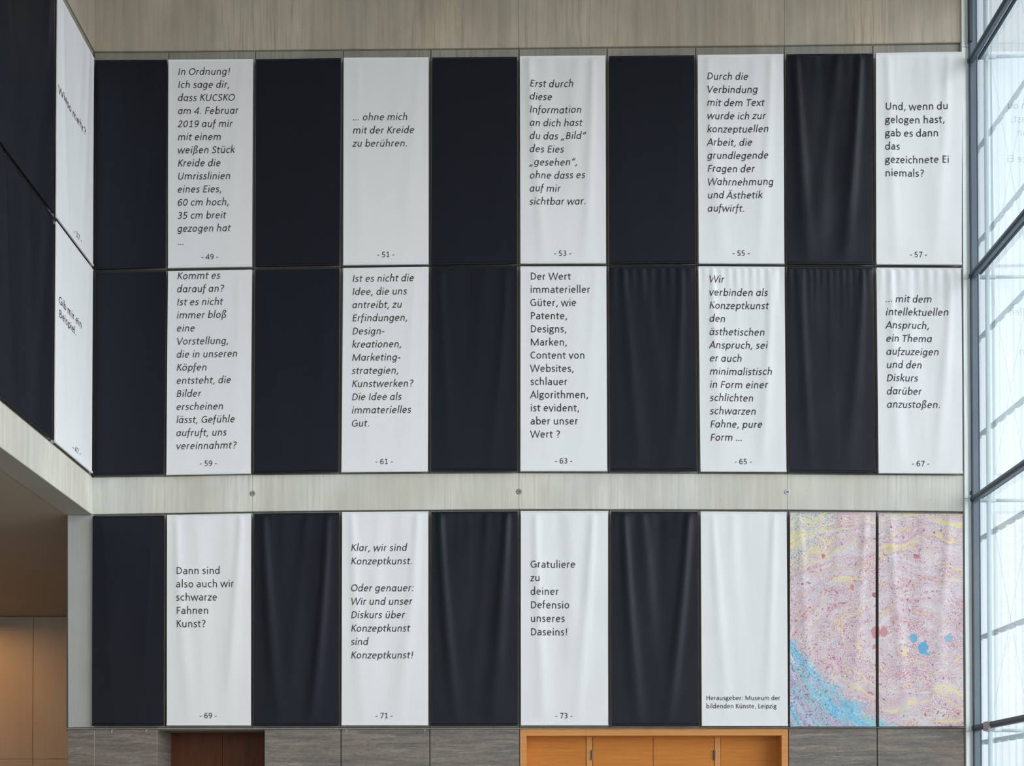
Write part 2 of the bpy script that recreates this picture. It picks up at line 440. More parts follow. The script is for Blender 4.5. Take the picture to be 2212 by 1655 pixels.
mid_line = [(205,585.3),(363,582.8),(545,579.8),(740,576.3),(925,574.4),(1120,573),(1312,572.6),(1505,572.6),(1697,573.4),(1889,575.2),(2081,576.5)]
bt_line = [(203,1031.6),(360,1029.6),(545,1025.8),(740,1024.7),(1121,1022.4),(1312,1023),(1702,1024.7),(2081,1027.6)]
bb_line = [(203,1111.5),(361,1109.0),(546,1105.6),(737,1103.2),(1121,1100.5),(1312,1100.5),(1702,1101.4),(2081,1105.1)]

wall = boxes('wall_back', [((XL-.45, D+.055, Z_STONE-.02), (XE, D+.5, Z_TOP)),
    ((XCOL+.02, D+.055, 0), (wx(339.8,1600)-.03, D+.5, Z_STONE)),
    ((wx(572.2,1600)+.03, D+.055, 0), (wx(1123.2,1600), D+.5, Z_STONE)),
    ((wx(1702.4,1600), D+.055, 0), (XE, D+.5, Z_STONE))], M['joint'], origin=(0, D, 0))
tag(wall, kind='structure')
def pz(x, y): q = on_y(x, y); return (q.x, q.z)
G = .9   # half joint in picture units
def panel_row(lt, lb, ia, ib, left_a, left_b, shade, dy=.02):
    xs_t = [left_a] + [s[ia] for s in seam_x] + [2083]
    xs_b = [left_b] + [s[ib] for s in seam_x] + [2083]
    for k in range(10):
        a, b = xs_t[k], xs_t[k+1]; c, d = xs_b[k+1], xs_b[k]
        g0 = 0 if k == 0 else G; g1 = 0 if k == 9 else G
        quad_slab('concrete_panel', [pz(a+g0, lt(a)+1.6), pz(b-g1, lt(b)+1.6), pz(c-g1, lb(c)-1.6), pz(d+g0, lb(d)-1.6)], D+dy, D+.06, shade, wall)
panel_row(lambda x: interp(top_line, x), lambda x: interp(mid_line, x), 0, 1, 203, 205, M['panel'])
panel_row(lambda x: interp(mid_line, x), lambda x: interp(bt_line, x), 1, 2, 204, 202, M['panel'])
panel_row(lambda x: interp(bb_line, x), lambda x: 1572.5, 3, 4, 202, 203, M['panel'])
# end pier under the gallery, left of the lowest row
quad_slab('concrete_pier', [pz(145.5, 1112.5), pz(201.8, 1112.5), pz(203, 1571.5), pz(146.5, 1572)], D+.0, D+.06, M['column'], wall, .008)
# middle beam in four lengths, top beam in three
cuts = [196, 546, 1121, 1700.5, 2081]
for a, b in zip(cuts, cuts[1:]):
    ga = .35 if a > 300 else 0; gb = .35 if b < 2000 else 0
    n = 6
    tops = [pz(a+ga+(b-gb-a-ga)*i/n, interp(bt_line, a+(b-a)*i/n)) for i in range(n+1)]
    bots = [pz(a+ga+(b-gb-a-ga)*i/n, interp(bb_line, a+(b-a)*i/n)) for i in range(n+1)]
    V = []; Fc = []
    for (tx, tz), (bx, bz) in zip(tops, bots):
        V += [(tx, D-.01, tz-.006), (bx, D-.01, bz+.006), (tx, D-.002, tz), (bx, D-.002, bz), (tx, D+.06, tz), (bx, D+.06, bz)]
    for i in range(n):
        q = 6*i; r = q+6
        Fc += [(q, r, r+1, q+1), (q, q+2, r+2, r), (q+1, r+1, r+3, q+3), (q+2, q+4, r+4, r+2), (q+3, r+3, r+5, q+5)]
    Fc += [(0,1,3,2),(2,3,5,4),(6*n,6*n+2,6*n+3,6*n+1),(6*n+2,6*n+4,6*n+5,6*n+3)]
    o = link_mesh('concrete_beam', V, Fc, M['beam'], wall, origin=(tops[0][0], D, bots[0][1])); fix_normals(o)
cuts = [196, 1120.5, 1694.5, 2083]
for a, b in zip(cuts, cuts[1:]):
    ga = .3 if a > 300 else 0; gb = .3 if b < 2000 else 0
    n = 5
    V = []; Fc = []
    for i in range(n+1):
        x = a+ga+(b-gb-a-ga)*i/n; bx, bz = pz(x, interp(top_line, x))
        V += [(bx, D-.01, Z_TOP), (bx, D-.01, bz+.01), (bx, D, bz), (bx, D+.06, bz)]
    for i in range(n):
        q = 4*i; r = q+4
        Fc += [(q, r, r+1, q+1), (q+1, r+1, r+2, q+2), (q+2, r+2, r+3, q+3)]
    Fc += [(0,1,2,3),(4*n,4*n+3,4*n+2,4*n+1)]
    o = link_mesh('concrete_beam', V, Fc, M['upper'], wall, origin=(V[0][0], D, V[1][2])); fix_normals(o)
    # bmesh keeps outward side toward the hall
# anchor sockets in the beam
for x, y, lit in ((546, 1066.3, 0), (1121.3, 1062.3, 0), (1700.7, 1063.2, 1)):
    c = on_y(x, y, D-.01)
    def ring(r0, r1, y0, y1, n=28):
        V = []; Fc = []
        for i in range(n):
            a = 2*math.pi*i/n
            for r, yy in ((r1, y1), (r1*.97, y0), (r0, y0), (r0*.96, y1)):
                V.append((c.x + r*math.cos(a), yy, c.z + r*math.sin(a)))
        for i in range(n):
            for j in range(3):
                p, q = 4*i+j, 4*((i+1) % n)+j
                Fc.append((p, q, q+1, p+1))
        return V, Fc
    V, Fc = ring(.017, .050, D-.0155, D-.008)
    r_ = link_mesh('anchor_socket', V, Fc, M['steel'] if lit else M['panel'], wall, True, origin=c)  # lit socket takes a paler material, its light put into the colour
    V, Fc = tube_vf((c.x, D-.0145, c.z), (c.x, D-.009, c.z), .019, 20)
    h_ = link_mesh('socket_hole', V, Fc, M['joint'], r_, origin=c)
    V, Fc = tube_vf((c.x-.004, D-.030, c.z+.004), (c.x-.002, D-.010, c.z+.002), .008, 6)
    link_mesh('anchor_bolt', V, Fc, M['chrome'], r_, origin=c)

# stone cladding of the lowest storey
def slab(xa, xb, parent=wall, y0=D-.005, ztop=Z_STONE-.012):
    return boxes('stone_slab', [((wx(xa,1600), y0, .0), (wx(xb,1600), D+.06, ztop))], M['stone'], parent, .003)
for xa, xb in ((146.5, 203.4), (205.6, 339.8), (572.2, 735.5), (737.6, 927.4), (929.4, 1121.9), (1703.9, 1893.8), (1895.6, 2082)):
    slab(xa, xb)
# thin pale joint strip between the first two slabs
boxes('joint_strip', [((wx(203.8,1600), D-.008, 0), (wx(204.9,1600), D+.05, Z_STONE-.02))], M['column'], wall)
boxes('concrete_ledge', [((wx(146.5,1573), D-.02, Z_STONE-.006), (XE, D+.05, Z_STONE+.010))], M['panel'], wall)
# little hooks on the slabs
for x in (748.4, 917.8, 242.3, 316.6):
    c = on_y(x, 1580, D-.012)
    t = empty('wall_hook', c)
    tag(t, {748.4: 'small steel hook at the left top of the stone slab under banner 71', 917.8: 'small steel hook at the right top of the stone slab under banner 71',
            242.3: 'left tiny steel hook on the stone slab left of the dark niche', 316.6: 'right tiny steel hook on the stone slab left of the dark niche'}[x], 'hook', 'hooks on the stone cladding')
    tube('hook_plate', (c.x, D-.012, c.z+.02), (c.x, D-.004, c.z+.02), .012, M['chrome'], t, 8)
    V, Fc = join([tube_vf((c.x, D-.012, c.z+.02), (c.x, D-.035, c.z+.005), .004, 6), tube_vf((c.x, D-.035, c.z+.005), (c.x, D-.04, c.z-.02), .004, 6)])
    link_mesh('hook_arm', V, Fc, M['chrome'], t, origin=c)

# ------------------------------------------------------------------ door niche on the left
YN = D + .67
xn0, xn1 = wx(339.8, 1600), wx(572.2, 1600)
boxes('stone_slab', [((xn0-.03, D-.001, 0), (xn0+.003, YN, Z_STONE-.012))], M['stone'], wall)
boxes('stone_slab', [((xn1-.003, D-.001, 0), (xn1+.03, YN, Z_STONE-.012))], M['stone'], wall)
zs = wz(1582, 460, YN)
for i, (xa, xb) in enumerate(((xn0, wx(545, 1575)), (wx(545.8, 1575), xn1))):
    boxes('niche_soffit', [((xa, D+.0, Z_STONE-.004), (xb, YN+.05, Z_STONE+.02))], M['panel'], wall)
boxes('niche_backing', [((xn0-.1, YN+.06, 0), (xn1+.1, YN+.2, Z_STONE))], M['joint'], wall)
d1 = empty('door_1', ((xn0+xn1)/2, YN, 0)); tag(d1, kind='structure')
xm = wx(480.3, 1620, YN)
boxes('door_leaf', [((xn0+.0, YN, .01), (xm-.003, YN+.05, Z_STONE-.01))], M['dark_wood'], d1, .002)
boxes('door_leaf', [((xm+.003, YN, .01), (xn1, YN+.05, Z_STONE-.01))], M['dark_wood'], d1, .002)
for s in (-1, 1):
    V, Fc = join([tube_vf((xm+s*.09, YN-.05, 1.0), (xm+s*.09, YN-.05, 1.3), .01, 10), tube_vf((xm+s*.09, YN, 1.03), (xm+s*.09, YN-.05, 1.03), .007, 8), tube_vf((xm+s*.09, YN, 1.27), (xm+s*.09, YN-.05, 1.27), .007, 8)])
    link_mesh('door_pull', V, Fc, M['chrome'], d1, origin=(xm, YN, 1.0))

# ------------------------------------------------------------------ oak portal
YP = D + .26
P = lambda x, Y=D: wx(x, 1620, Y)
xo0, xi0, xi1, xo1 = P(1123.6), P(1137.4), P(1688), P(1702.1)
zo, zi = wz(1575.8), wz(1589.8)
d2 = empty('door_2', ((xo0+xo1)/2, D, 0)); tag(d2, kind='structure')
boxes('frame_post', [((xo0, D-.012, 0), (xi0, YP+.06, zo))], M['oak_frame'], d2, .002)
boxes('frame_post', [((xi1, D-.012, 0), (xo1, YP+.06, zo))], M['oak_frame'], d2, .002)
xh = P(1265.5)
boxes('frame_head', [((xi0, D-.012, zi), (xh-.0008, YP+.06, zo))], M['oak_frame'], d2, .001)
boxes('frame_head', [((xh+.0008, D-.012, zi), (xi1, YP+.06, zo))], M['oak_frame'], d2, .001)
Q = lambda x: wx(x, 1620, YP)
zl = wz(1592.3, 1400, YP)
boxes('side_panel', [((xi0, YP, 0), (Q(1265.4), YP+.04, zi))], M['oak'], d2, .001)
boxes('side_panel', [((Q(1557.2), YP, 0), (xi1, YP+.04, zi))], M['oak'], d2, .001)
boxes('mullion', [((Q(1266.7), YP-.008, 0), (Q(1279.6), YP+.05, zi))], M['oak_frame'], d2, .001)
boxes('mullion', [((Q(1543.8), YP-.008, 0), (Q(1556.2), YP+.05, zi))], M['oak_frame'], d2, .001)
boxes('rebate', [((xi0, YP+.045, 0), (xi1, YP+.06, zi))], M['joint'], d2)
for xa, xb, hx in ((1280.8, 1410.4, 1278.3), (1411.4, 1542.8, 1543.4)):
    lf = boxes('door_leaf', [((Q(xa), YP, .01), (Q(xb), YP+.04, zl))], M['oak'], d2, .002)
    hz0, hz1 = wz(1642.4, hx, YP), wz(1621, hx, YP)
    for dz in (0, -1.35):
        c = Q(hx)
        hb = join([tube_vf((c, YP-.020, hz0+dz), (c, YP-.020, hz1+dz), .013, 12), box_vf((c-.017, YP-.012, hz0+dz), (c+.017, YP-.004, hz1+dz))])
        h = link_mesh('hinge', hb[0], hb[1], M['hinge'], lf, origin=(c, YP, hz0+dz))
for s, xx in ((-1, Q(1404)), (1, Q(1418))):
    V, Fc = join([tube_vf((xx, YP-.05, .95), (xx, YP-.05, 1.4), .012, 10), tube_vf((xx, YP, 1.0), (xx, YP-.05, 1.0), .008, 8), tube_vf((xx, YP, 1.35), (xx, YP-.05, 1.35), .008, 8)])
    link_mesh('door_pull', V, Fc, M['chrome'], d2, origin=(xx, YP, .95))

# ------------------------------------------------------------------ left wall (gallery front), passage below it
lb_top = Z_SOF + (wz(1031.5, 203) - Z_SOF)
wl = boxes('wall_left', [((XL-.44, Y_REAR, Z_SOF), (XL-.055, D+.055, Z_TOP))], M['joint'], origin=(XL, D, Z_SOF)); tag(wl, kind='structure')
zA, zB, zC = wz(110.5, 204), wz(585, 205), wz(1031.6, 203)
def lslab(name, ya, yb, za, zb, mat, dx=.02):
    v, f = box_vf((XL-dx, ya, za), (XL-.06, yb, zb))
    o = link_mesh(name, v, f, mat, wl, origin=(XL, ya, za)); fix_normals(o); return o
Yg = on_x(118.6, 466, XL).y                  # first joint of the left wall
ys = [D-.004, Yg, Yg-1.5, Yg-3.0, Yg-4.5]
for ya, yb in zip(ys, ys[1:]):
    for za, zb in ((zC+.012, zB-.012), (zB+.012, zA-.012)):
        lslab('concrete_panel', yb+.012, ya-.012 if ya < D-.01 else ya, za, zb, M['panel'])
lslab('concrete_beam', Y_REAR, D-.002, Z_SOF-.0, zC, M['beam'], 0)
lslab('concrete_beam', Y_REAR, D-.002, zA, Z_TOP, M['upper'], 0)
lslab('concrete_panel', Y_REAR, ys[-1]-.012, zC+.012, zA-.012, M['panel'])
boxes('gallery_soffit', [((XL-.44, Y_REAR, Z_SOF-.012), (XL-.002, D-.0, Z_SOF+.02))], M['column'], wl)
for yy in (463.5, 953.5):
    q = on_x(112.5, yy, XL+.02)
    boxes('joint_bracket', [((XL-.02, q.y-.05, q.z-.025), (XL+.035, q.y+.03, q.z+.02))], M['chrome'], wl, .004)
# passage ceiling and walls
pc = boxes('ceiling', [((X_OUT, Y_REAR, Z_SOF), (XL-.45, Y_BACKROOM+.3, Z_SOF+.3)), ((XL-.46, D+.5, Z_SOF), (-2, Y_BACKROOM+.3, Z_SOF+.3))], M['passage_top'], origin=(-12, 15, Z_SOF)); tag(pc, kind='structure')
pw = boxes('wall_passage', [((X_OUT, Y_BACKROOM+.05, 0), (-2, Y_BACKROOM+.3, Z_SOF)), ((X_OUT-.3, Y_REAR, 0), (X_OUT, Y_BACKROOM+.3, Z_SOF+.3)), ((-2.0, D+.5, 0), (-1.8, Y_BACKROOM+.3, Z_SOF+.3))], M['joint'], origin=(-10, Y_BACKROOM, 0)); tag(pw, kind='structure')
xj = wx(71.5, 1450, Y_BACKROOM); zj = wz(1640, 60, Y_BACKROOM)
for k in (-3, -2, -1, 0, 1, 2):
    a = xj + 2.4*k
    for za, zb in ((0.0, zj-.004), (zj+.004, Z_SOF-.012)):
        boxes('concrete_panel', [((max(a+.005, X_OUT), Y_BACKROOM, za), (a+2.4-.005, Y_BACKROOM+.055, zb))], M['passage'], pw, .004)

# ------------------------------------------------------------------ right end strip, window facade
S = lambda x, Y=D: wx(x, 800, Y)
wr = empty('wall_right', (S(2090), D, 0)); tag(wr, kind='structure')
zt = [on_y(2102, y).z for y in (104, 604, 1078, 1580)]     # levels of the transoms at the strip
levels = [0.0] + [z for z in sorted(zt)] + [Z_TOP]
for a, b in zip(levels, levels[1:]):
    boxes('concrete_edge', [((XE+.003, D-.03, a+.004), (S(2088.2), D+.5, b-.004))], M['strip'], wr, .003)
    boxes('concrete_edge', [((S(2088.8), D-.022, a+.004), (S(2101.5), D+.5, b-.004))], M['strip'], wr, .003)
# slotted bolts above the third transom
for x, y in ((2096.6, 1063.7), (2096.4, 1067.9)):
    c = on_y(x, y, D-.024)
    V, Fc = tube_vf((c.x-.014, D-.035, c.z-.004), (c.x+.014, D-.035, c.z+.006), .011, 8)
    link_mesh('bolt', V, Fc, M['metal_dark'], wr, origin=c)

win = empty('window_1', (XG, D, 0)); tag(win, kind='structure')
ZW0, ZW1 = 0.02, Z_TOP-.02
Ys = [D-.035, 13.2, 9.8, 6.4, 3.0, -.4, -3.8, -7.2, Y_REAR]
XM0, XM1 = S(2101.3, D-.1), S(2115.2, D-.1)
for i, y in enumerate(Ys):
    w_ = .12 if i else .03
    boxes('mullion', [((XM0 if i == 0 else XM1-.06, y-w_, ZW0), (XM1, y, ZW1))], M['metal'], win, .004)
    boxes('gasket', [((XM1, y-w_, ZW0), (XM1+.018, y, ZW1))], M['metal_dark'], win)
boxes('gasket', [((XM0-.010, D-.045, ZW0), (XM0+.014, D-.068, ZW1))], M['metal_dark'], win)
boxes('cover_strip', [((S(2093.5), D-.10, zt[0]+.05), (S(2099.5), D-.03, ZW1))], M['metal_dark'], win)
# transoms: profiled bar inside, thin cap on the glass plane
X_T0 = S(2094.5)
def zline(pa, X): return on_x(pa[0], pa[1], X).z
tr = []
for pa in ((2167, 0), (2212, 450.4), (2212, 992.1), (2212, 1543.8)):
    tr.append(zline(pa, X_T0))
caps = []
for pa in ((2192.8, 0), (2212, 481.8), (2212, 1013.5), (2212, 1559.0)):
    caps.append(zline(pa, XM1+.0))
X_T1 = X_T0 + .075
for z, zc in zip(tr, caps):
    V, Fc = join([box_vf((X_T0, Y_REAR, z-.070), (X_T1-.012, D-.03, z)),
                  box_vf((X_T0+.012, Y_REAR, z-.100), (X_T1, D-.03, z-.072)),
                  box_vf((X_T0-.012, Y_REAR, z-.052), (X_T0, D-.03, z-.036)),])
    b = link_mesh('transom', V, Fc, M['metal'], win, origin=(X_T0, D, z)); fix_normals(b)
    boxes('transom_cap', [((XM1-.01, Y_REAR, zc), (XM1+.03, D-.14, zc+.045))], M['metal_dark'], win)
    # end bracket on the strip
    boxes('bracket', [((S(2092), D-.05, z-.085), (X_T0+.03, D-.02, z-.02))], M['metal'], win, .004)
# glazing panes between the caps
zz = [ZW0] + sorted(c+.022 for c in caps) + [ZW1]
for ya, yb in zip(Ys, Ys[1:]):
    for za, zb in zip(zz, zz[1:]):
        x = XM1+.012
        v = [(x, yb, za), (x, ya-.03, za), (x, ya-.03, zb), (x, yb, zb)]
        link_mesh('pane', v, [(0, 1, 2, 3)], M['glass'], win, origin=v[0])
# wrapped clip on the lowest transom
z = tr[3]
ca, cb = on_x(2125.2, 1565, X_T0-.012).y, on_x(2136.5, 1565, X_T0-.012).y
V, Fc = join([box_vf((X_T0-.022, cb, z-.135), (X_T1+.01, ca, z+.012)), box_vf((X_T0-.028, cb+.02, z-.11), (X_T0-.022, ca-.02, z-.02))])
clip = link_mesh('transom_wrap', V, Fc, M['tape'], None, origin=(X_T0, ca, z)); fix_normals(clip)
tag(clip, 'pale grey wrap round the lowest window transom beside the concrete edge', 'clamp')

# ------------------------------------------------------------------ cavity with walkways, braces and the outer skin
YB = D + .42                                  # brace frame stands just behind the wall line
C = lambda x, y: on_y(x, y, YB)
xs0, xs1 = C(2134.5, 900).x, C(2228, 900).x
br = empty('brace_frame', (xs0, YB, 0)); tag(br, 'pale steel brace frame with crossed wires behind the window glass', 'frame')
V, Fc = box_vf((C(2131.5, 900).x, YB-.03, 0), (C(2137.8, 900).x, YB+.03, 20.0)); link_mesh('post', V, Fc, M['steel'], br, origin=(xs0, YB, 0))
V, Fc = box_vf((C(2226, 900).x, YB-.03, 0), (C(2232, 900).x, YB+.03, 20.0)); link_mesh('post', V, Fc, M['steel'], br, origin=(xs1, YB, 0))
ph = [(2121, 123.5, 119.5), (2121, 599, 597.5), (2121, 1081, 1081.5), (2133, 1577, 1579.5)]
zrail = []
for x, y, y2 in ph:
    a, b = C(x, y), C(2232, y2)
    V, Fc = tube_vf(a, b, .028, 12); link_mesh('rail', V, Fc, M['steel'], br, True, origin=a)
    V, Fc = tube_vf(a - Vector((.02,0,0)), a + Vector((.23, 0, (b.z-a.z)*.2)), .037, 12); link_mesh('rail_sleeve', V, Fc, M['steel'], br, True, origin=a)
    zrail.append(a.z)
wires = [((2140,133),(2226,592)),((2141,580),(2226,140)),((2140,608),(2226,1075)),((2141,1070),(2226,605)),((2139,1090),(2226,1575)),((2141,1565),(2226,1100)),((2133,1590),(2226,2060)),((2140,110),(2226,-340)),((2141,2060),(2226,1590)),((2141,-340),(2226,100))]
for a, b in wires:
    V, Fc = tube_vf(C(*a), C(*b), .0032, 6); link_mesh('wire', V, Fc, M['cable'], br, origin=C(*a))
# walkway edge beams with toothed grating, running along the facade
XW = XG + .82
walks = [((2212,-42),(0,0)),((2212,178),0),((2212,402),0),((2212,632),0),((2212,862),0),((2212,1108),0),((2212,1342),0),((2212,1590),0)]
names = ['at the top edge of the frame', 'just under the highest rail', 'level with the upper middle of banner 57', 'just under the second rail', 'level with the middle of banner 67',
         'just under the third rail', 'level with the middle of the marbled banner', 'just under the lowest rail']
for (pa, _), nm in zip(walks, names):
    z = zline(pa, XW)
    t = empty('walkway_beam', (XW, D, z)); tag(t, 'pale toothed steel walkway beam outside the glass, ' + nm, 'beam', 'walkway beams in the facade cavity')
    V, Fc = box_vf((XW, 6, z), (XW+.05, 21.5, z+.055)); link_mesh('edge_beam', V, Fc, M['steel'], t, origin=(XW, 6, z))
    teeth = []
    y = 15.4
    while y < 21.4:
        teeth.append(box_vf((XW-.004, y, z-.035), (XW+.045, y+.19, z+.004))); y += .30
    V, Fc = join(teeth); link_mesh('grating_teeth', V, Fc, M['steel'], t, origin=(XW, 15.4, z))
# outer skin of upright translucent glass channels
sk = empty('outer_facade', (X_SKIN, D, 0)); tag(sk, 'translucent white outer facade of upright glass channels beyond the window', 'facade')
plank_me = None
y = -9.0
v, f = [], []
def plank_mesh(h):
    pts = [(0, 0), (.0, .25), (.045, .25), (.045, .244), (.006, .244), (.006, .006), (.045, .006), (.045, 0)]
    n = len(pts)
    V = [(a, b, 0) for a, b in pts] + [(a, b, h) for a, b in pts]
    Fc = [(i, (i+1) % n, n+(i+1) % n, n+i) for i in range(n)]
    me = bpy.data.meshes.new('glass_channel'); me.from_pydata(V, [], Fc); me.materials.append(M['skin']); me.update()
    return me
pm = plank_mesh(21.0)
k = 0
while y < 26:
    o = bpy.data.objects.new('glass_channel', pm); COL.objects.link(o)
    o.parent = sk; o.location = Vector((X_SKIN, y, .0)) - Vector(sk.location)
    y += .256

# ------------------------------------------------------------------ rear of the hall (behind the camera): glazed front
wb = empty('window_2', (0, Y_REAR, 0)); tag(wb, kind='structure')
xs = [XL + .1 + i*(XG-XL-.2)/6 for i in range(7)]
for x in xs: boxes('mullion', [((x-.05, Y_REAR-.1, 0), (x+.05, Y_REAR+.1, Z_TOP))], M['metal'], wb)
boxes('light_blocker', [((XL-.44, Y_REAR-.3, 13.0), (XG+.2, Y_REAR-.12, Z_TOP))], M['beam'], wb)  # unseen closure added above the rear opening to keep the top row dimmer
for z in (4, 8, 12): boxes('transom', [((xs[0], Y_REAR-.05, z-.05), (xs[-1], Y_REAR+.05, z+.05))], M['metal'], wb)

# ------------------------------------------------------------------ stroke lettering (drawn glyph by glyph)
SWD = 82.0
def arc(cx, cy, rx, ry, a0, a1, n=None):
    n = n or max(4, int(abs(a1-a0)/18))
    return [(cx+rx*math.cos(math.radians(a0+(a1-a0)*i/n)), cy+ry*math.sin(math.radians(a0+(a1-a0)*i/n))) for i in range(n+1)]
def ell(cx, cy, rx, ry): return ('c', arc(cx, cy, rx, ry, 0, 360, 20)[:-1])
def cat(pts, m=3):
    P = [pts[0]] + pts + [pts[-1]]; out = []
    for i in range(1, len(P)-2):
        p0, p1, p2, p3 = P[i-1:i+3]
        for j in range(m):
            t = j/m
            out.append(tuple(.5*((2*p1[k]) + (-p0[k]+p2[k])*t + (2*p0[k]-5*p1[k]+4*p2[k]-p3[k])*t*t + (-p0[k]+3*p1[k]-3*p2[k]+p3[k])*t**3) for k in (0, 1)))
    return out + [pts[-1]]
def dot(x, y, r=50): return ('d', (x, y, r))
ARCH = lambda a, b: [(a, 270)] + arc((a+b)/2, 293, (b-a)/2, 144, 180, 0, 12) + [(b, 0)]
